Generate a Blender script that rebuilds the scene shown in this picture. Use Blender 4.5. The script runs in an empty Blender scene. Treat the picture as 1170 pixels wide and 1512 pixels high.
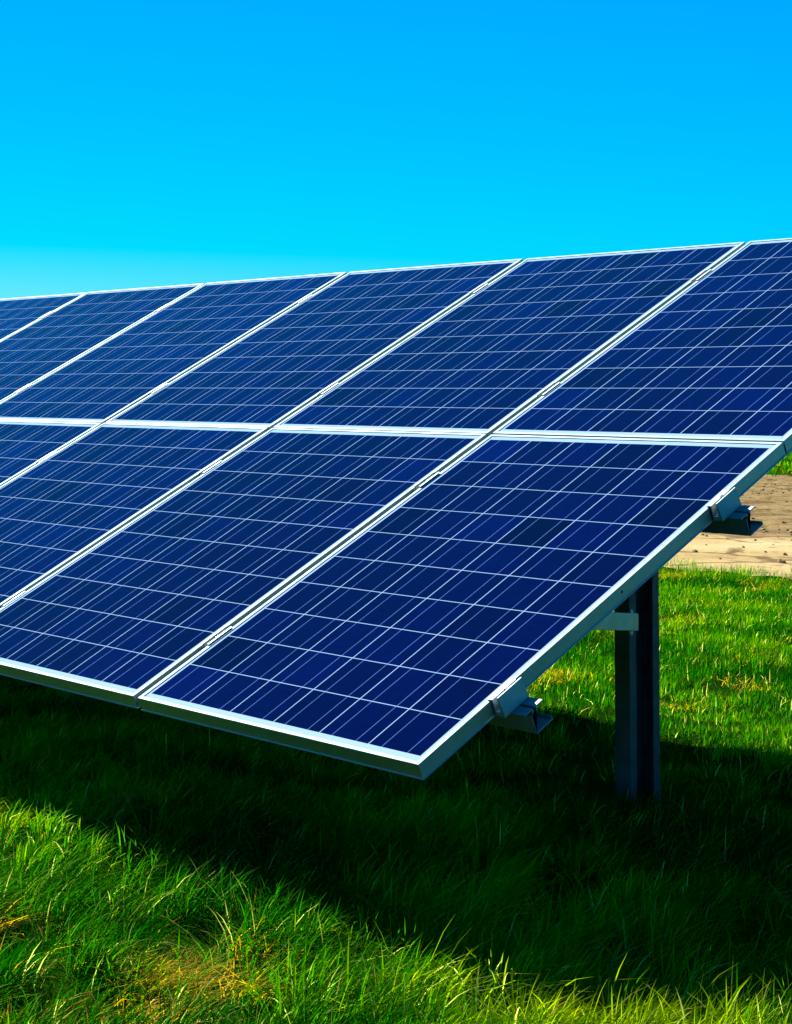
import bpy, math, random
import numpy as np
from math import radians as R
from mathutils import Matrix, Vector

random.seed(4); rng = np.random.default_rng(7)
S = bpy.context.scene
COL = S.collection

# ------------------------------------------------------------------ camera
H = 0.42                     # height of the table's lower glass edge above the ground
TILT = R(25)                 # tilt of the table
cam = bpy.data.cameras.new('camera'); camo = bpy.data.objects.new('camera', cam); COL.objects.link(camo)
yaw, pitch, roll = -0.9695117, 0.0119471, -0.0026167
f = Vector((math.sin(yaw)*math.cos(pitch), math.cos(yaw)*math.cos(pitch), math.sin(pitch)))
r0 = Vector((math.cos(yaw), -math.sin(yaw), 0)); u0 = r0.cross(f)
r1 = math.cos(roll)*r0 + math.sin(roll)*u0; u1 = -math.sin(roll)*r0 + math.cos(roll)*u0
m = Matrix((r1, u1, -f)).transposed().to_4x4(); m.translation = Vector((2.563411, -2.937372, 0.860816 + H))
camo.matrix_world = m
cam.sensor_fit = 'VERTICAL'; cam.sensor_height = 24.0; cam.sensor_width = 36.0
cam.lens = 24.0*2459.2/1512
cam.shift_x = (585 + 17.8)/1512; cam.shift_y = (539.1 - 756)/1512
cam.clip_start = 0.05; cam.clip_end = 4000
S.camera = camo

# ------------------------------------------------------------------ light, sky, exposure
MX, MY = 1.10, -0.28         # metres a shadow moves per metre of height
sd = Vector((-MX, -MY, 1)).normalized()      # towards the sun
elev = math.asin(sd.z); az = math.atan2(sd.x, sd.y)
sun = bpy.data.lights.new('sun', 'SUN'); suno = bpy.data.objects.new('sun', sun); COL.objects.link(suno)
sun.energy = 5.0; sun.angle = R(0.5); sun.color = (1.0, 0.95, 0.86)
suno.rotation_euler = sd.to_track_quat('Z', 'Y').to_euler(); suno.location = (-20, 5, 20)
W = bpy.data.worlds.new('World'); S.world = W; W.use_nodes = True
nt = W.node_tree; bg = nt.nodes['Background']
sky = nt.nodes.new('ShaderNodeTexSky'); sky.sky_type = 'NISHITA'; sky.sun_disc = False
sky.sun_elevation = elev; sky.sun_rotation = az
sky.air_density = 1.0; sky.dust_density = 0.0; sky.ozone_density = 3.0; sky.altitude = 0
# the photograph's strongly saturated blue: a per-channel gain and offset on the sky's colour
mul = nt.nodes.new('ShaderNodeVectorMath'); mul.operation = 'MULTIPLY_ADD'
mul.inputs[1].default_value = (0.68, 0.713, 1.14); mul.inputs[2].default_value = (-4.2, 0.0, 0.0)
clp = nt.nodes.new('ShaderNodeVectorMath'); clp.operation = 'MAXIMUM'; clp.inputs[1].default_value = (0, 0, 0)
nt.links.new(sky.outputs[0], mul.inputs[0]); nt.links.new(mul.outputs[0], clp.inputs[0]); nt.links.new(clp.outputs[0], bg.inputs[0])
bg.inputs[1].default_value = 0.0517
S.view_settings.view_transform = 'Standard'; S.view_settings.look = 'None'
S.view_settings.exposure = 1.2; S.view_settings.gamma = 1.0; S.view_settings.use_curve_mapping = False
S.cycles.max_bounces = 8; S.cycles.transparent_max_bounces = 4

# ------------------------------------------------------------------ helpers
def tag(o, label=None, cat=None, group=None, kind=None):
    if label: o['label'] = label
    if cat: o['category'] = cat
    if group: o['group'] = group
    if kind: o['kind'] = kind
    return o

def empty(name, loc, rot=(0, 0, 0)):
    o = bpy.data.objects.new(name, None); COL.objects.link(o)
    o.location = loc; o.rotation_euler = rot; o.empty_display_size = 0.1
    return o

class MB:
    def __init__(s): s.v, s.f, s.m = [], [], []
    def box(s, a, b, mi=0):
        (x0, y0, z0), (x1, y1, z1) = a, b; n = len(s.v)
        s.v += [(x0,y0,z0),(x1,y0,z0),(x1,y1,z0),(x0,y1,z0),(x0,y0,z1),(x1,y0,z1),(x1,y1,z1),(x0,y1,z1)]
        for q in ((0,3,2,1),(4,5,6,7),(0,1,5,4),(1,2,6,5),(2,3,7,6),(3,0,4,7)):
            s.f.append(tuple(n+i for i in q)); s.m.append(mi)
        return s
    def prism(s, prof, x0, x1, axis='x', mi=0):
        """closed outline (a, b) swept along an axis, ends capped"""
        n = len(s.v); k = len(prof)
        put = {'x': lambda t, a, b: (t, a, b), 'y': lambda t, a, b: (a, t, b), 'z': lambda t, a, b: (a, b, t)}[axis]
        for t in (x0, x1):
            s.v += [put(t, a, b) for a, b in prof]
        for i in range(k):
            j = (i+1) % k; s.f.append((n+i, n+j, n+k+j, n+k+i)); s.m.append(mi)
        s.f.append(tuple(n+i for i in reversed(range(k)))); s.f.append(tuple(n+k+i for i in range(k))); s.m += [mi, mi]
        return s
    def cyl(s, c, ax, r, h, n=16, mi=0):
        ax = Vector(ax).normalized(); q = ax.to_track_quat('Z', 'Y'); c = Vector(c); k = len(s.v)
        for t in (0, h):
            s.v += [tuple(c + q @ Vector((r*math.cos(2*math.pi*i/n), r*math.sin(2*math.pi*i/n), t))) for i in range(n)]
        for i in range(n):
            j = (i+1) % n; s.f.append((k+i, k+j, k+n+j, k+n+i)); s.m.append(mi)
        s.f.append(tuple(k+i for i in reversed(range(n)))); s.f.append(tuple(k+n+i for i in range(n))); s.m += [mi, mi]
        return s
    def mesh(s, name, mats):
        me = bpy.data.meshes.new(name); me.from_pydata(s.v, [], s.f)
        for mt in mats: me.materials.append(mt)
        me.polygons.foreach_set('material_index', s.m)
        import bmesh
        b = bmesh.new(); b.from_mesh(me); bmesh.ops.recalc_face_normals(b, faces=b.faces); b.to_mesh(me); b.free()
        return me
    def build(s, name, mats, parent=None, loc=(0,0,0), rot=(0,0,0), bevel=0):
        if not isinstance(mats, (list, tuple)): mats = [mats]
        return link(name, s.mesh(name, mats), parent, loc, rot, bevel)

def link(name, me, parent=None, loc=(0,0,0), rot=(0,0,0), bevel=0):
    o = bpy.data.objects.new(name, me); COL.objects.link(o)
    if parent: o.parent = parent
    o.location = loc; o.rotation_euler = rot
    if bevel:
        b = o.modifiers.new('bevel', 'BEVEL'); b.width = bevel; b.segments = 2; b.limit_method = 'ANGLE'; b.angle_limit = R(40)
    return o

def cpy(o, parent=None):
    c = o.copy(); COL.objects.link(c)
    if parent: c.parent = parent
    return c

def fields(seed, scale, n=14):
    """smooth random field in the plane, about -1..1"""
    g = np.random.default_rng(seed); k = g.normal(size=(n, 2))/scale; ph = g.uniform(0, 6.283, n)
    return lambda x, y: sum(np.sin(k[i,0]*x + k[i,1]*y + ph[i]) for i in range(n))/math.sqrt(n/2)/1.4

# ------------------------------------------------------------------ materials
def mat(name):
    mt = bpy.data.materials.new(name); mt.use_nodes = True
    t = mt.node_tree; return mt, t, t.nodes['Principled BSDF']
def N(t, kind, **kw):
    n = t.nodes.new(kind)
    for k, v in kw.items(): setattr(n, k, v)
    return n
def noise(t, scale, detail=4, vec=None, rough=0.5):
    n = N(t, 'ShaderNodeTexNoise'); n.inputs['Scale'].default_value = scale; n.inputs['Detail'].default_value = detail
    n.inputs['Roughness'].default_value = rough
    if vec: t.links.new(vec, n.inputs['Vector'])
    return n
def ramp(t, src, stops):
    n = N(t, 'ShaderNodeValToRGB'); t.links.new(src, n.inputs[0]); e = n.color_ramp.elements
    while len(e) < len(stops): e.new(0.5)
    for i, (p, c) in enumerate(stops): e[i].position = p; e[i].color = (*c, 1)
    return n
def bump(t, b, src, strength, dist):
    n = N(t, 'ShaderNodeBump'); n.inputs['Strength'].default_value = strength; n.inputs['Distance'].default_value = dist
    t.links.new(src, n.inputs['Height']); t.links.new(n.outputs[0], b.inputs['Normal']); return n
def coords(t, scale=(1,1,1), out='Object'):
    c = N(t, 'ShaderNodeTexCoord'); mp = N(t, 'ShaderNodeMapping'); mp.inputs['Scale'].default_value = scale
    t.links.new(c.outputs[out], mp.inputs[0]); return mp.outputs[0]

def metal(name, col, rough, var=0.12, metallic=1.0, sc=30):
    mt, t, b = mat(name); v = coords(t)
    n = noise(t, sc, 5, v); c = ramp(t, n.outputs[0], [(0.3, tuple(x*(1-var) for x in col)), (0.7, col)])
    t.links.new(c.outputs[0], b.inputs['Base Color'])
    rr = N(t, 'ShaderNodeMapRange'); rr.inputs['To Min'].default_value = rough*0.8; rr.inputs['To Max'].default_value = rough*1.25
    n2 = noise(t, sc*0.4, 3, v); t.links.new(n2.outputs[0], rr.inputs['Value']); t.links.new(rr.outputs[0], b.inputs['Roughness'])
    b.inputs['Metallic'].default_value = metallic
    bump(t, b, n.outputs[0], 0.05, 0.001)
    return mt
M_FRAME = metal('anodised_aluminium', (0.27, 0.39, 0.43), 0.72, 0.05, 1.0)
M_WALL = metal('satin_aluminium', (0.33, 0.45, 0.49), 0.42, 0.08)
M_RAIL = metal('mill_aluminium', (0.34, 0.38, 0.40), 0.6, 0.2)
M_CLAMP = metal('clamp_aluminium', (0.40, 0.48, 0.50), 0.62, 0.15)
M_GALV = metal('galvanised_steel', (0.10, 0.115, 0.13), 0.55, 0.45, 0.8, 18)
M_BRACE = metal('brace_aluminium', (0.50, 0.60, 0.62), 0.4, 0.2)
M_BOLT = metal('stainless_steel', (0.7, 0.7, 0.7), 0.25, 0.1)
M_DARK, _t, _b = mat('hole_black'); _b.inputs['Base Color'].default_value = (0.004, 0.004, 0.004, 1); _b.inputs['Roughness'].default_value = 0.9

def glassy(b, rough=0.015):
    b.inputs['Coat Weight'].default_value = 1.0; b.inputs['Coat Roughness'].default_value = rough; b.inputs['Coat IOR'].default_value = 1.24
    b.inputs['Specular IOR Level'].default_value = 0.0; b.inputs['Roughness'].default_value = 0.8
M_CELL, t, b = mat('polycrystalline_cell')
at = N(t, 'ShaderNodeAttribute'); at.attribute_name = 'tone'
vo = N(t, 'ShaderNodeTexVoronoi'); vo.inputs['Scale'].default_value = 55; t.links.new(coords(t, (1, 1.6, 1)), vo.inputs['Vector'])
oi = N(t, 'ShaderNodeObjectInfo')
a1 = N(t, 'ShaderNodeMath', operation='MULTIPLY_ADD'); a1.inputs[1].default_value = 0.25; t.links.new(vo.outputs['Color'], a1.inputs[0]); t.links.new(at.outputs['Fac'], a1.inputs[2])
a2 = N(t, 'ShaderNodeMath', operation='MULTIPLY_ADD'); a2.inputs[1].default_value = 0.15; t.links.new(oi.outputs['Random'], a2.inputs[0]); t.links.new(a1.outputs[0], a2.inputs[2])
c = ramp(t, a2.outputs[0], [(0.15, (0.0006, 0.0006, 0.016)), (0.5, (0.0008, 0.0009, 0.040)), (1.0, (0.0010, 0.003, 0.095))])
t.links.new(c.outputs[0], b.inputs['Base Color']); glassy(b)
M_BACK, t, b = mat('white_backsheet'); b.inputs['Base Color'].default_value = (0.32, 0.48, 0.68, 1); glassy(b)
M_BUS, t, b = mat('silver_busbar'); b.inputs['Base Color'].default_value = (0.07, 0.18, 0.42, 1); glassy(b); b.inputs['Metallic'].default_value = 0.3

# ------------------------------------------------------------------ solar panels
PW, PL, PITCH, VGAP = 0.992, 1.650, 1.014, 0.0062
CELL, GAP, BUS = 0.156, 0.0026, 0.0014

def sheet_mesh(seed):
    """laminate as one flat grid: white sheet, cells and busbars are faces of their own"""
    def marks(total, n, lip, bus):
        x = lip; e = [(x, 'e')]; used = n*CELL + (n-1)*GAP; s0 = (total-used)/2; out = []
        cur = lip
        def seg(to, k):
            nonlocal cur
            out.append((cur, to, k)); cur = to
        for i in range(n):
            a = s0 + i*(CELL+GAP); seg(a, ('g', -1))
            if bus:
                for q in (0.25, 0.75):
                    seg(a + CELL*q - BUS/2, ('c', i)); seg(a + CELL*q + BUS/2, ('b', i))
            seg(a + CELL, ('c', i))
        seg(total-lip, ('g', -1)); return out
    xs = marks(PW, 6, 0.0095, True); ys = marks(PL, 10, 0.0095, False)
    X = [s[0] for s in xs] + [xs[-1][1]]; Y = [s[0] for s in ys] + [ys[-1][1]]
    z = -0.0023
    v = [(x - PW/2, y, z) for y in Y for x in X]; F, MI, TONE = [], [], []
    g = np.random.default_rng(seed); tone = np.clip(g.normal(0.36, 0.085, (6, 10)), 0.02, 0.75); nx = len(X)
    for j, sy in enumerate(ys):
        for i, sx in enumerate(xs):
            F.append((j*nx+i, j*nx+i+1, (j+1)*nx+i+1, (j+1)*nx+i))
            kx, ky = sx[2], sy[2]
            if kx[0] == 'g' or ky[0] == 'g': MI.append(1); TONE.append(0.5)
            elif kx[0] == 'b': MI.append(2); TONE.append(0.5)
            else: MI.append(0); TONE.append(tone[kx[1], ky[1]])
    n = len(v)
    # underside of the laminate, 3.5 mm lower
    v += [(a - PW/2, b_, z-0.0035) for a, b_ in ((0.0095, 0.0095), (PW-0.0095, 0.0095), (PW-0.0095, PL-0.0095), (0.0095, PL-0.0095))]
    F.append((n+3, n+2, n+1, n)); MI.append(1); TONE.append(0.5)
    me = bpy.data.meshes.new('cell_sheet'); me.from_pydata(v, [], F)
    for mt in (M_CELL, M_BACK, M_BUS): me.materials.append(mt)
    me.polygons.foreach_set('material_index', MI)
    a = me.attributes.new('tone', 'FLOAT', 'FACE'); a.data.foreach_set('value', TONE)
    return me

def frame_mesh():
    prof = [(0,0),(.011,0),(.011,-.0018),(.002,-.0018),(.002,-.0380),(.028,-.0380),(.028,-.0400),(-.0026,-.0400),(-.0026,-.0374),(0,-.0374)]
    b = MB(); k = len(prof); corners = [((-PW/2, 0), (1, 1)), ((PW/2, 0), (-1, 1)), ((PW/2, PL), (-1, -1)), ((-PW/2, PL), (1, -1))]
    for (cx, cy), (dx, dy) in corners:
        b.v += [(cx + dx*d, cy + dy*d, z) for d, z in prof]
    for s in range(4):
        s2 = (s+1) % 4
        for i in range(k):
            j = (i+1) % k; b.f.append((s*k+i, s2*k+i, s2*k+j, s*k+j)); b.m.append(0 if i in (0, 1, 2) else 2)
    # black discs for round holes in the long outer walls, inner shade painted
    for y in (0.83,):
        for sx in (-1, 1):
            b.cyl((sx*(PW/2-0.001), y, -0.0165), (sx, 0, 0), 0.0042, 0.0014, 14, 1)
    return b.mesh('frame', [M_FRAME, M_DARK, M_WALL])

def jbox_mesh():
    b = MB().box((-0.055, PL-0.20, -0.030), (0.055, PL-0.09, -0.0060)).box((-0.045, PL-0.19, -0.034), (0.045, PL-0.10, -0.0302))
    return b.mesh('junction_box', [M_DARK])

def arr(a, v, w):      # table coordinates to world
    return Vector((a, v*math.cos(TILT) - w*math.sin(TILT), H + v*math.sin(TILT) + w*math.cos(TILT)))

ORD = ['right end', 'second', 'third', 'fourth', 'fifth', 'sixth', 'seventh', 'eighth']
def panel_label(row, i):
    if row == 0:
        return ['blue solar panel at the open lower right corner with front and end frame edges showing',
                'blue solar panel in the lower row, next to the lower right corner panel',
                'blue solar panel of the lower row, third from right, cut by the left picture edge',
                'blue solar panel of the lower row, fourth from right, only a small corner showing',
                'blue solar panel of the lower row, fifth from the right end',
                'blue solar panel of the lower row, sixth from the right end',
                'blue solar panel of the lower row, seventh from the right end',
                'blue solar panel closing the far left end of the lower row'][i]
    return ['blue solar panel ending the upper row, cut by the right picture edge',
            'blue solar panel of the upper row, second from the right end',
            'blue solar panel of the upper row, third from the right end',
            'blue solar panel of the upper row, fourth from the right end',
            'blue solar panel of the upper row, fifth from the right end',
            'blue solar panel of the upper row, sixth from right, cut by the left edge',
            'blue solar panel of the upper row, seventh from the right end',
            'blue solar panel closing the far left end of the upper row'][i]

NCOL = 8
fm, jm = frame_mesh(), jbox_mesh(); sheets = [sheet_mesh(3 + k) for k in range(5)]; sm = sheets[0]
proto = empty('solar_panel', (0, 0, 0))
pf = link('frame', fm, proto, bevel=0.0006); ps = link('cell_sheet', sm, proto); pj = link('junction_box', jm, proto)
first = True
for row in (0, 1):
    for i in range(NCOL):
        if first: o = proto; first = False
        else:
            o = cpy(proto)
            for ch in (pf, ps, pj):
                c = cpy(ch, o)
                if ch is ps: c.data = sheets[(i*2 + row*3) % 5]
        o.location = arr(-(i*PITCH + PW/2) + random.uniform(-.0012, .0012), row*(PL+VGAP) + random.uniform(-.001, .001), random.uniform(-.0008, .0008))
        o.rotation_euler = (TILT + R(random.uniform(-.06, .06)), R(random.uniform(-.06, .06)), R(random.uniform(-.03, .03)))
        tag(o, panel_label(row, i), 'solar panel', 'solar panels mounted edge to edge in two rows')

# ------------------------------------------------------------------ mounting rack
PX, PY = -0.475, 1.553       # first post
rack = empty('mounting_rack', (PX, PY, 0))
tag(rack, 'grey metal rack on driven steel posts carrying the two rows of solar panels', 'solar rack')
A0 = tuple(arr(0, 0, 0) - Vector((PX, PY, 0)))    # origin of table coordinates seen from the rack
TR = (TILT, 0, 0)
X_L = -(NCOL*PITCH) - 0.03
RAILS = [0.335, 1.318, 0.335+PL+VGAP, 1.318+PL+VGAP]
def rail_prof(v):
    T = -0.0415; t = .003
    # slotted top flange, web, bottom flange running back with a small lip
    return [(v-.036,T),(v-.005,T),(v-.005,T-.010),(v+.005,T-.010),(v+.005,T),(v+.036,T),(v+.036,T-.004),(v+.009,T-.004),(v+.009,T-.014),
            (v-.013,T-.014),(v-.013,T-.060),(v+.046,T-.060),(v+.046,T-.052),(v+.049,T-.052),(v+.049,T-.063),(v-.016,T-.063),(v-.016,T-.014),
            (v-.009,T-.014),(v-.009,T-.004),(v-.036,T-.004)]
for v in RAILS:
    MB().prism(rail_prof(v), X_L, 0.066).build('mounting_rail', M_RAIL, rack, A0, TR, 0.0005)

# mid clamps: a hat that bridges two frames, with its bolt
def hat(b, L2):
    prof = [(-.0145,.0032),(-.0080,.0032),(-.0080,-.010),(.0080,-.010),(.0080,.0032),(.0150,.0032),(.0150,.0011),(.0100,.0011),(.0100,-.0125),(-.0100,-.0125),(-.0100,.0011),(-.0145,.0011)]
    return b.prism(prof, -L2, L2, 'y')
mc_me = hat(MB(), 0.050).mesh('mid_clamp', [M_CLAMP])
bo = MB().cyl((0,0,-.010), (0,0,1), .0058, .0085, 6).cyl((0,0,-.0155), (0,0,1), .003, .006, 10)
bolt_me = bo.mesh('bolt', [M_BOLT])
for v in RAILS:
    for i in range(1, NCOL):
        loc = arr(-(i*PITCH - 0.011), v, 0) - Vector((PX, PY, 0))
        mc = link('mid_clamp', mc_me, rack, loc, TR, 0.0005)
        link('bolt', bolt_me, mc)
# end clamps: a channel beside the frame, hooked over its lip, bolt between the walls
def end_clamp_mesh():
    prof = [(-.0095,.0040),(.0060,.0040),(.0060,-.028),(.0190,-.028),(.0215,.0120),(.0250,.0120),(.0290,-.0405),(.0028,-.0405),(.0028,.0012),(-.0095,.0012)]
    return MB().prism(prof, -.048, .048, 'y').mesh('end_clamp', [M_CLAMP])
ec_me = end_clamp_mesh()
eb_me = MB().cyl((.0128,0,-.028), (0,0,1), .003, .040, 10).cyl((.0128,0,.004), (0,0,1), .0062, .007, 6).mesh('bolt', [M_BOLT])
for v in RAILS:
    e = link('end_clamp', ec_me, rack, arr(0.0, v-0.012, 0) - Vector((PX, PY, 0)), TR, 0.0005); link('bolt', eb_me, e)
    e = link('end_clamp', ec_me, rack, arr(-(NCOL-1)*PITCH-PW, v-0.012, 0) - Vector((PX, PY, 0)), (-TILT, 0, math.pi), 0.0005); link('bolt', eb_me, e)

# rafters, posts and braces
def cprof(d, wl, lip, t):    # C section open to +a : (a, b) outline
    return [(0,0),(wl,0),(wl,lip),(wl-t,lip),(wl-t,t),(t,t),(t,d-t),(wl-t,d-t),(wl-t,d-lip),(wl,d-lip),(wl,d),(0,d)]
for k, px in enumerate((0.0, -3.04, -6.08)):
    # rafter along the slope, just left of the post
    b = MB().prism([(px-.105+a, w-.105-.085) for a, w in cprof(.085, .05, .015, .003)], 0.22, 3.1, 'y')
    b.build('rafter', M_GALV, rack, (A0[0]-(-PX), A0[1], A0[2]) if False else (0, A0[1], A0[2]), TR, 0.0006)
    # post: lipped C section, open towards the free end
    d = .150; top = arr(0, 1.5/math.cos(TILT), 0).z - .16
    b = MB().prism([(px-.052+a, -.075+bb) for a, bb in cprof(d, .052, .033, .0045)], -0.45, top, 'z')
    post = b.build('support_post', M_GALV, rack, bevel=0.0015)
    # brace: flat channel from the post forward to the rafter
    y1, z1, y0, z0 = -.074, .148+H, -.75, .215+H
    yb, zb = (y1-y0), (z1-z0)
    b = MB()
    n = len(b.v)
    bx0, bx1 = px+.0015, px+.030
    for (x0, x1, h0, h1) in ((bx1-.003, bx1, -.026, .026), (bx0, bx1-.003, .023, .026), (bx0, bx1-.003, -.026, -.023)):
        n = len(b.v)
        for (y, z) in ((y0, z0), (y1, z1)):
            b.v += [(x0, y, z+h0), (x1, y, z+h0), (x1, y, z+h1), (x0, y, z+h1)]
        for q in ((0,1,2,3),(4,7,6,5),(0,4,5,1),(1,5,6,2),(2,6,7,3),(3,7,4,0)): b.f.append(tuple(n+i for i in q)); b.m.append(0)
    br = b.build('brace', M_BRACE, rack, bevel=0.001)
    for sg in (-1, 1):
        MB().cyl((px+.016, y1-.016, z1+sg*.026), (0,0,sg), .0075, .006, 6).cyl((px+.016, y1-.016, z1+sg*.032), (0,0,sg), .004, .006, 10).build('bolt', M_BRACE, br)
    # bracket that joins post and rafter
    MB().box((px-.058, -.06, top-.02), (px-.0525, .06, top+.075)).build('head_plate', M_GALV, rack)

# ------------------------------------------------------------------ ground
f_big, f_mid, f_sml = fields(1, 1.1), fields(2, 0.33), fields(3, 0.12)
def ground_z(x, y):
    near = np.clip((6.3 - y)/2.0, 0, 1)*np.clip((14 - np.abs(x))/4, 0, 1)*np.clip((y + 9)/3, 0, 1)
    return near*(0.014*f_big(x, y) + 0.018*f_mid(x, y) + 0.013*f_sml(x, y))

def axis(lo, hi, fine, a, b):
    mid = np.arange(lo, hi+1e-6, fine)
    up = hi + np.cumsum(fine*1.18**np.arange(1, 200)); up = up[up < b]; dn = lo - np.cumsum(fine*1.18**np.arange(1, 200)); dn = dn[dn > a]
    return np.concatenate([[a], dn[::-1], mid, up, [b]])
gx, gy = axis(-7, 3, .045, -1500, 1500), axis(-2.5, 6.6, .045, -1500, 1500)
GX, GY = np.meshgrid(gx, gy); GZ = ground_z(GX, GY)

def grid_mesh(name, X, Y, Z, mt):
    ny, nx = X.shape; v = np.stack([X, Y, Z], -1).reshape(-1, 3)
    i = np.arange(ny*nx).reshape(ny, nx); F = np.stack([i[:-1,:-1], i[:-1,1:], i[1:,1:], i[1:,:-1]], -1).reshape(-1, 4)
    return np_mesh(name, v, F, mt)
def np_mesh(name, v, F, mt, smooth=True):
    me = bpy.data.meshes.new(name); me.vertices.add(len(v)); me.vertices.foreach_set('co', v.astype(np.float32).ravel())
    k = F.shape[1]; me.loops.add(F.size); me.loops.foreach_set('vertex_index', F.astype(np.int32).ravel())
    me.polygons.add(len(F)); me.polygons.foreach_set('loop_start', np.arange(0, F.size, k, dtype=np.int32))
    me.polygons.foreach_set('use_smooth', np.full(len(F), smooth)); me.materials.append(mt); me.update(calc_edges=True); me.validate()
    return me

M_SOIL, t, b = mat('thatch_and_soil'); v = coords(t)
n1 = noise(t, 3.0, 6, v); n2 = noise(t, 60, 5, v, 0.7)
mx = N(t, 'ShaderNodeMath', operation='MULTIPLY_ADD'); mx.inputs[1].default_value = 0.6; t.links.new(n2.outputs[0], mx.inputs[0]); t.links.new(n1.outputs[0], mx.inputs[2])
c = ramp(t, mx.outputs[0], [(0.5, (0.006, 0.027, 0.002)), (0.85, (0.014, 0.053, 0.002)), (1.1, (0.040, 0.055, 0.005))])
t.links.new(c.outputs[0], b.inputs['Base Color']); b.inputs['Roughness'].default_value = 1.0; b.inputs['Specular IOR Level'].default_value = 0.0
bump(t, b, n2.outputs[0], 0.7, 0.02)
tag(link('ground', grid_mesh('ground', GX, GY, GZ, M_SOIL)), kind='structure')

# dirt track running parallel to the row, and another one farther off
M_DIRT, t, b = mat('dry_dirt')
tc = N(t, 'ShaderNodeTexCoord'); sx = N(t, 'ShaderNodeSeparateXYZ'); t.links.new(tc.outputs['Object'], sx.inputs[0])
v0 = coords(t, (1, 1, 1)); n1 = noise(t, 0.9, 6, v0, 0.65); n2 = noise(t, 6, 10, v0, 0.82); n3 = noise(t, 3.2, 5, v0, 0.6)
base = ramp(t, n1.outputs[0], [(0.3, (0.28, 0.19, 0.07)), (0.5, (0.42, 0.31, 0.13)), (0.7, (0.50, 0.39, 0.19))])
rough = ramp(t, n2.outputs[0], [(0.38, (0.06, 0.045, 0.014)), (0.48, (0.20, 0.135, 0.05)), (0.66, (0.32, 0.23, 0.095))])
# rough, churned band begins about 10.5 m out
ad = N(t, 'ShaderNodeMath', operation='MULTIPLY_ADD'); ad.inputs[1].default_value = 2.0; t.links.new(n3.outputs[0], ad.inputs[0]); t.links.new(sx.outputs['Y'], ad.inputs[2])
mr = N(t, 'ShaderNodeMapRange'); mr.inputs['From Min'].default_value = 10.6; mr.inputs['From Max'].default_value = 11.8; t.links.new(ad.outputs[0], mr.inputs['Value'])
sp = ramp(t, n2.outputs[0], [(0.36, (0.30, 0.26, 0.20)), (0.47, (1, 1, 1))]); sm_ = N(t, 'ShaderNodeMix', data_type='RGBA', blend_type='MULTIPLY'); sm_.inputs[0].default_value = 1
t.links.new(base.outputs[0], sm_.inputs[6]); t.links.new(sp.outputs[0], sm_.inputs[7])
mix = N(t, 'ShaderNodeMix', data_type='RGBA'); t.links.new(mr.outputs[0], mix.inputs[0]); t.links.new(sm_.outputs[2], mix.inputs[6]); t.links.new(rough.outputs[0], mix.inputs[7])
# cracks
wv = noise(t, 1.6, 4, v0); av = N(t, 'ShaderNodeMix', data_type='RGBA'); av.inputs[0].default_value = 0.35
t.links.new(tc.outputs['Object'], av.inputs[6]); t.links.new(wv.outputs['Color'], av.inputs[7])
vo = N(t, 'ShaderNodeTexVoronoi', feature='DISTANCE_TO_EDGE'); vo.inputs['Scale'].default_value = 1.5; t.links.new(av.outputs[2], vo.inputs['Vector'])
cr = N(t, 'ShaderNodeMapRange'); cr.inputs['From Min'].default_value = 0.015; cr.inputs['From Max'].default_value = 0.055; t.links.new(vo.outputs['Distance'], cr.inputs['Value'])
cm = N(t, 'ShaderNodeMath', operation='MAXIMUM'); t.links.new(cr.outputs[0], cm.inputs[0])
nm = N(t, 'ShaderNodeMapRange'); nm.inputs['From Min'].default_value = 0.50; nm.inputs['From Max'].default_value = 0.62; t.links.new(n1.outputs[0], nm.inputs['Value']); t.links.new(nm.outputs[0], cm.inputs[1])
m2 = N(t, 'ShaderNodeMix', data_type='RGBA'); t.links.new(cm.outputs[0], m2.inputs[0]); m2.inputs[6].default_value = (0.16, 0.10, 0.04, 1); t.links.new(mix.outputs[2], m2.inputs[7])
# weeds
wd = noise(t, 2.1, 6, v0, 0.75); wr = N(t, 'ShaderNodeMapRange'); wr.inputs['From Min'].default_value = 0.60; wr.inputs['From Max'].default_value = 0.68; t.links.new(wd.outputs[0], wr.inputs['Value'])
wm = N(t, 'ShaderNodeMath', operation='MULTIPLY'); t.links.new(wr.outputs[0], wm.inputs[0]); t.links.new(mr.outputs[0], wm.inputs[1])
m3 = N(t, 'ShaderNodeMix', data_type='RGBA'); t.links.new(wm.outputs[0], m3.inputs[0]); t.links.new(m2.outputs[2], m3.inputs[6]); m3.inputs[7].default_value = (0.16, 0.16, 0.03, 1)
t.links.new(m3.outputs[2], b.inputs['Base Color']); b.inputs['Roughness'].default_value = 0.95; b.inputs['Specular IOR Level'].default_value = 0.05
bm_ = N(t, 'ShaderNodeMath', operation='MULTIPLY_ADD'); bm_.inputs[1].default_value = 0.5; t.links.new(n2.outputs[0], bm_.inputs[0]); t.links.new(cm.outputs[0], bm_.inputs[2])
bump(t, b, bm_.outputs[0], 0.6, 0.03)
def track(name, y0, y1, seed, rag):
    xs = np.concatenate([np.linspace(-120, -22, 60), np.arange(-21.9, 3.5, .08)])
    tt = np.linspace(0, 1, 90); e0, e1 = fields(seed, .5), fields(seed+1, .12); g1, g2, g3 = fields(seed+3, .5), fields(seed+4, .14), fields(seed+5, .06)
    X = np.repeat(xs[None], len(tt), 0); lo = y0 + rag*(.6*e0(xs, 0*xs) + .5*e1(xs, 0*xs)); hi = y1 + 2*rag*e0(xs, 0*xs+9)
    Y = lo[None] + (hi-lo)[None]*tt[:, None]
    rg = np.clip((Y - 10)/1.5, 0.25, 1); Z = 0.012 + 0.004 + rg*(.012*np.abs(g1(X, Y)) + .018*np.abs(g2(X, Y)) + .014*np.abs(g3(X, Y)))
    tag(link(name, grid_mesh(name, X, Y, Z, M_DIRT)), kind='structure')
track('dirt_track', 7.45, 18.6, 20, .16)
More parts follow.
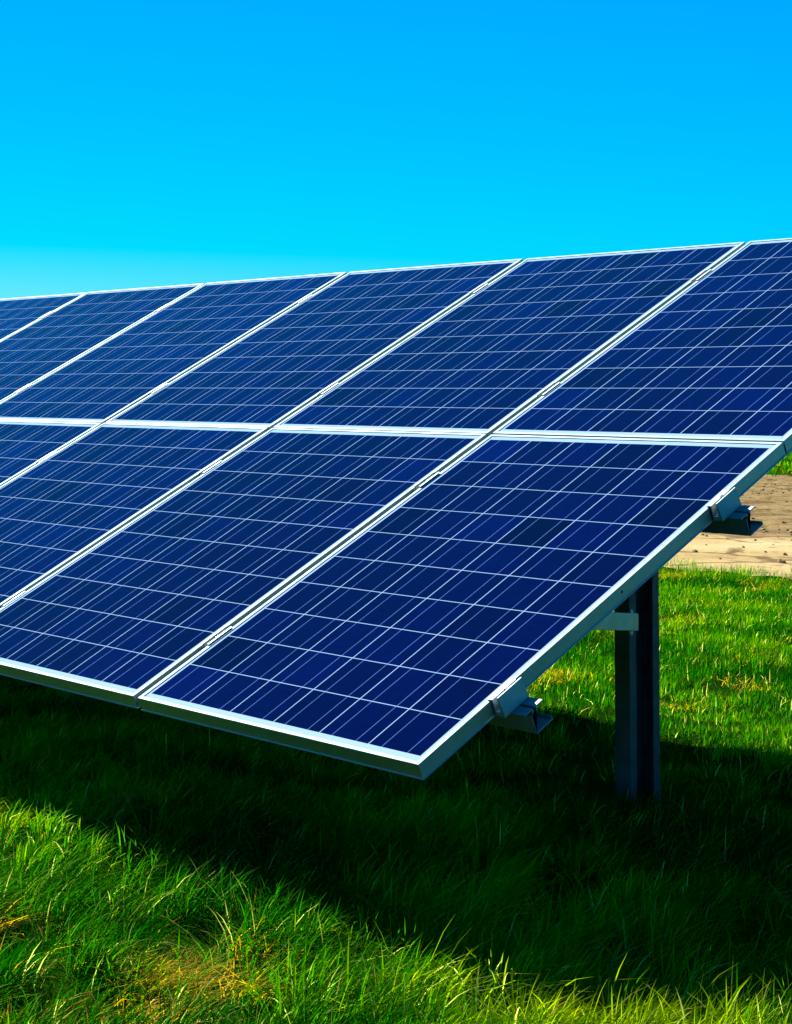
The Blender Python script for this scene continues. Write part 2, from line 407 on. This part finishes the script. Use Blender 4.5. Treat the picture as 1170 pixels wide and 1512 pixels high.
track('far_dirt_track', 31.0, 40.0, 40, .5)

# clods and stones lying on the track
g = np.random.default_rng(77)
nC = 22000
cx_, cy_ = g.uniform(-17, 3.4, nC), 7.7 + 10.6*g.random(nC)**.8
keepc = (cy_ > 10.3 + .5*f_mid(cx_, cy_)) | (g.random(nC) < .06); cx_, cy_ = cx_[keepc], cy_[keepc]; nC = len(cx_)
sz = .006 + .018*g.random(nC)**5 + .007*g.random(nC)
ph = np.arange(6)*math.pi/3
ring = np.stack([np.cos(ph), np.sin(ph)], 1)
CV = np.zeros((nC, 13, 3)); jit = lambda: 1 + .3*g.normal(size=(nC, 6, 1)).clip(-1.5, 1.5)
a0, a1 = ring[None]*jit(), .72*ring[None]*jit()
CV[:, 0:6, :2] = a0; CV[:, 6:12, :2] = a1; CV[:, 6:12, 2] = (.75 + .25*g.normal(size=(nC, 6))).clip(.3, 1.3); CV[:, 12, 2] = 1.05; CV[:, 0:6, 2] = -.25
CV *= sz[:, None, None]; CV[:, :, 0] += cx_[:, None]; CV[:, :, 1] += cy_[:, None]; CV[:, :, 2] += .022
F6 = [(i, (i+1) % 6, 6+(i+1) % 6) for i in range(6)] + [(i, 6+(i+1) % 6, 6+i) for i in range(6)] + [(6+i, 6+(i+1) % 6, 12) for i in range(6)]
FC = (np.arange(nC)[:, None, None]*13 + np.array(F6)[None]).reshape(-1, 3)
M_CLOD, t, b = mat('dirt_clod'); n_ = noise(t, 7, 3, coords(t))
c = ramp(t, n_.outputs[0], [(0.3, (0.20, 0.14, 0.055)), (0.5, (0.30, 0.22, 0.10)), (0.7, (0.40, 0.31, 0.15))]); t.links.new(c.outputs[0], b.inputs['Base Color'])
b.inputs['Roughness'].default_value = 1; b.inputs['Specular IOR Level'].default_value = 0
tag(link('dirt_clods', np_mesh('dirt_clods', CV.reshape(-1, 3), FC, M_CLOD, False)), 'dry brown clods and small stones scattered over the dirt track', 'clods', kind='stuff')

# ------------------------------------------------------------------ grass
M_GRASS, t, b = mat('grass_blade')
at = N(t, 'ShaderNodeAttribute'); at.attribute_name = 'col'
t.links.new(at.outputs['Color'], b.inputs['Base Color']); b.inputs['Roughness'].default_value = 0.6; b.inputs['Specular IOR Level'].default_value = 0.0; b.inputs['Specular Tint'].default_value = (0.75, 0.95, 0.35, 1)
tl = N(t, 'ShaderNodeBsdfTranslucent'); hs = N(t, 'ShaderNodeHueSaturation'); hs.inputs['Value'].default_value = 2.4; hs.inputs['Saturation'].default_value = 1.15
t.links.new(at.outputs['Color'], hs.inputs['Color']); t.links.new(hs.outputs[0], tl.inputs[0])
ms = N(t, 'ShaderNodeMixShader'); ms.inputs[0].default_value = 0.55
t.links.new(b.outputs[0], ms.inputs[1]); t.links.new(tl.outputs[0], ms.inputs[2]); t.links.new(ms.outputs[0], t.nodes['Material Output'].inputs[0])

d_tuft, d_col, d_dry, d_dir, d_len = fields(11, .22), fields(12, .22), fields(13, .17), fields(14, .45), fields(15, .5)
G_DEEP, G_MID, G_LIME, G_STRAW = np.array([.002,.045,.002]), np.array([.024,.150,.001]), np.array([.205,.285,.001]), np.array([.42,.31,.045])
def blades(x0, x1, y0, y1, dens, lmin, lmax, wid, seed, lean=.55, comb=1.0, dry=0.0, keep=None, per=60, lime=0.0):
    g = np.random.default_rng(seed); n = int((x1-x0)*(y1-y0)*dens)
    # roots gathered in small tussocks
    nt_ = max(1, n//per); tx, ty = g.uniform(x0, x1, nt_), g.uniform(y0, y1, nt_)
    k = g.integers(0, nt_, n); spread = .016 + .028*g.random(n)
    ox, oy = g.normal(size=n)*spread, g.normal(size=n)*spread; x, y = tx[k] + ox, ty[k] + oy
    tl_ = g.random(nt_)[k]; tc_ = g.normal(size=nt_)[k]; ta_ = g.normal(size=nt_)[k]
    if keep is not None:
        q = keep(x, y); x, y, ox, oy, tl_, tc_, ta_ = x[q], y[q], ox[q], oy[q], tl_[q], tc_[q], ta_[q]; n = len(x)
    tuft = d_tuft(x, y); ln = lmin + (lmax-lmin)*np.clip(.45 + .22*tuft + .20*d_len(x, y) + .40*(tl_-.5) + .16*g.normal(size=n), .05, 1.25)
    drv = d_dry(x, y) + .6*g.normal(size=n) + dry; isdry = drv > 1.4
    ang = (1.10 + .6*d_dir(x, y))*comb + .4*ta_ + .55*g.normal(size=n) + (1-comb)*g.uniform(-3.14, 3.14, n)
    le = np.clip(lean + .25*g.normal(size=n) + .12*ta_, .03, 1.2); le = np.where(isdry, le + .35, le); ln = np.where(isdry, ln*.8, ln)
    dx, dy = np.cos(ang) + ox*22, np.sin(ang) + oy*22; ang = np.arctan2(dy, dx); dx, dy = np.cos(ang), np.sin(ang); wd = wid*(.65 + .7*g.random(n))
    tw = ang + np.pi/2 + .9*g.normal(size=n); wx, wy = np.cos(tw), np.sin(tw)
    z = ground_z(x, y) - .006
    T = np.array([0, .4, .75, 1.0]); WF = np.array([.8, 1.0, .62, 0])
    V = np.zeros((n, 7, 3)); c = 0
    for i, (tt, wf) in enumerate(zip(T, WF)):
        hor = ln*le*(.35*tt + .65*tt**2); ver = ln*(tt - .42*np.clip(le, 0, 1.1)*tt**2)
        cx, cy, cz = x + dx*hor, y + dy*hor, z + ver
        if i < 3:
            V[:, c] = np.stack([cx - wx*wd*wf/2, cy - wy*wd*wf/2, cz], 1); V[:, c+1] = np.stack([cx + wx*wd*wf/2, cy + wy*wd*wf/2, cz], 1); c += 2
        else: V[:, c] = np.stack([cx, cy, cz], 1)
    cv = np.clip(.38 + lime + .30*d_col(x, y) + .16*tc_ + .15*g.normal(size=n), 0, 1)[:, None]
    col = np.where(cv < .5, G_DEEP + (G_MID-G_DEEP)*cv*2, G_MID + (G_LIME-G_MID)*(cv-.5)*2)
    st = G_STRAW*(.55 + .6*g.random(n))[:, None]; col = np.where(isdry[:, None], st, col)
    col = np.where((g.random(n) < .035)[:, None], np.array([.46, .50, .12])*(.6 + .5*g.random(n))[:, None], col)  # scattered pale dry blades, their light colour painting in glints
    return V, col
def rear(x, y): return y < 7.3 + .12*d_tuft(x*2, y*0) + .18*rng.normal(size=len(x))
sets = [
    blades(-4.2, 1.6, -1.7, 1.1, 8500, .06, .145, .0030, 101, lean=.78, per=60, dry=.12),
    blades(-5.0, 1.9, 1.1, 2.4, 3800, .05, .12, .0030, 110, lean=.6, per=40),
    blades(-6.5, 1.2, 2.4, 7.7, 6000, .035, .08, .0030, 102, lean=.45, comb=.5, keep=rear, per=18, lime=-.10, dry=-.15),
    blades(-6.5, 1.2, 6.6, 7.9, 900, .04, .10, .0034, 112, lean=.4, comb=.3, dry=.95, keep=lambda x, y: y < 7.55 + .2*d_tuft(x*2, y*0) + .2*rng.normal(size=len(x)), per=12),
    blades(0.1, 1.9, -1.0, .45, 260, .09, .19, .0036, 103, lean=.65, per=6),
    blades(-4.0, 1.5, -1.7, 1.0, 100, .10, .16, .0032, 104, lean=.95, per=5),
    blades(-9, -4.2, -4, 2.4, 2200, .05, .13, .0036, 105, per=20),
    blades(-16, -9, -4, 7.4, 500, .05, .13, .006, 115, keep=rear, per=10),
    blades(-9, -6.5, 2.4, 7.4, 1500, .04, .09, .0036, 116, keep=rear, per=14),
    blades(-5.0, 4, -3.6, -1.7, 2600, .05, .14, .0036, 106, per=24),
    blades(-9, 6, -8, -3.6, 500, .05, .14, .006, 117, per=10),
    blades(1.2, 4, -1.7, 7.6, 2600, .045, .11, .0034, 107, keep=rear, per=22),
    blades(4, 8, -3.6, 7.4, 600, .05, .13, .006, 118, keep=rear, per=10),
    blades(-26, 2, 18.2, 31, 260, .05, .15, .012, 108, lean=.35, comb=.4, per=12),
    blades(-22, 3.4, 10, 18.5, 26, .02, .07, .006, 109, lean=.8, comb=.2, dry=.5, per=14),
]
V = np.concatenate([s[0] for s in sets]).reshape(-1, 3); C = np.concatenate([s[1] for s in sets])
nb = len(C); base = np.arange(nb)[:, None]*7
Fq = np.concatenate([(base + np.array([[0,1,3,2]])), (base + np.array([[2,3,5,4]]))]); Ft = base + np.array([[4,5,6]])
me = bpy.data.meshes.new('grass'); me.vertices.add(len(V)); me.vertices.foreach_set('co', V.astype(np.float32).ravel())
li = np.concatenate([Fq.ravel(), Ft.ravel()]).astype(np.int32); me.loops.add(len(li)); me.loops.foreach_set('vertex_index', li)
ls = np.concatenate([np.arange(len(Fq))*4, len(Fq)*4 + np.arange(len(Ft))*3]).astype(np.int32)
me.polygons.add(len(ls)); me.polygons.foreach_set('loop_start', ls); me.polygons.foreach_set('use_smooth', np.ones(len(ls), bool))
me.materials.append(M_GRASS); me.update(calc_edges=True)
a = me.attributes.new('col', 'FLOAT_COLOR', 'POINT')
cc = np.repeat(np.concatenate([C, np.ones((nb, 1))], 1), 7, 0).astype(np.float32); a.data.foreach_set('color', cc.ravel())
tag(link('grass', me), 'long wind-combed green grass with straw patches growing round and under the panel table', 'grass', kind='stuff')
print('blades', nb)
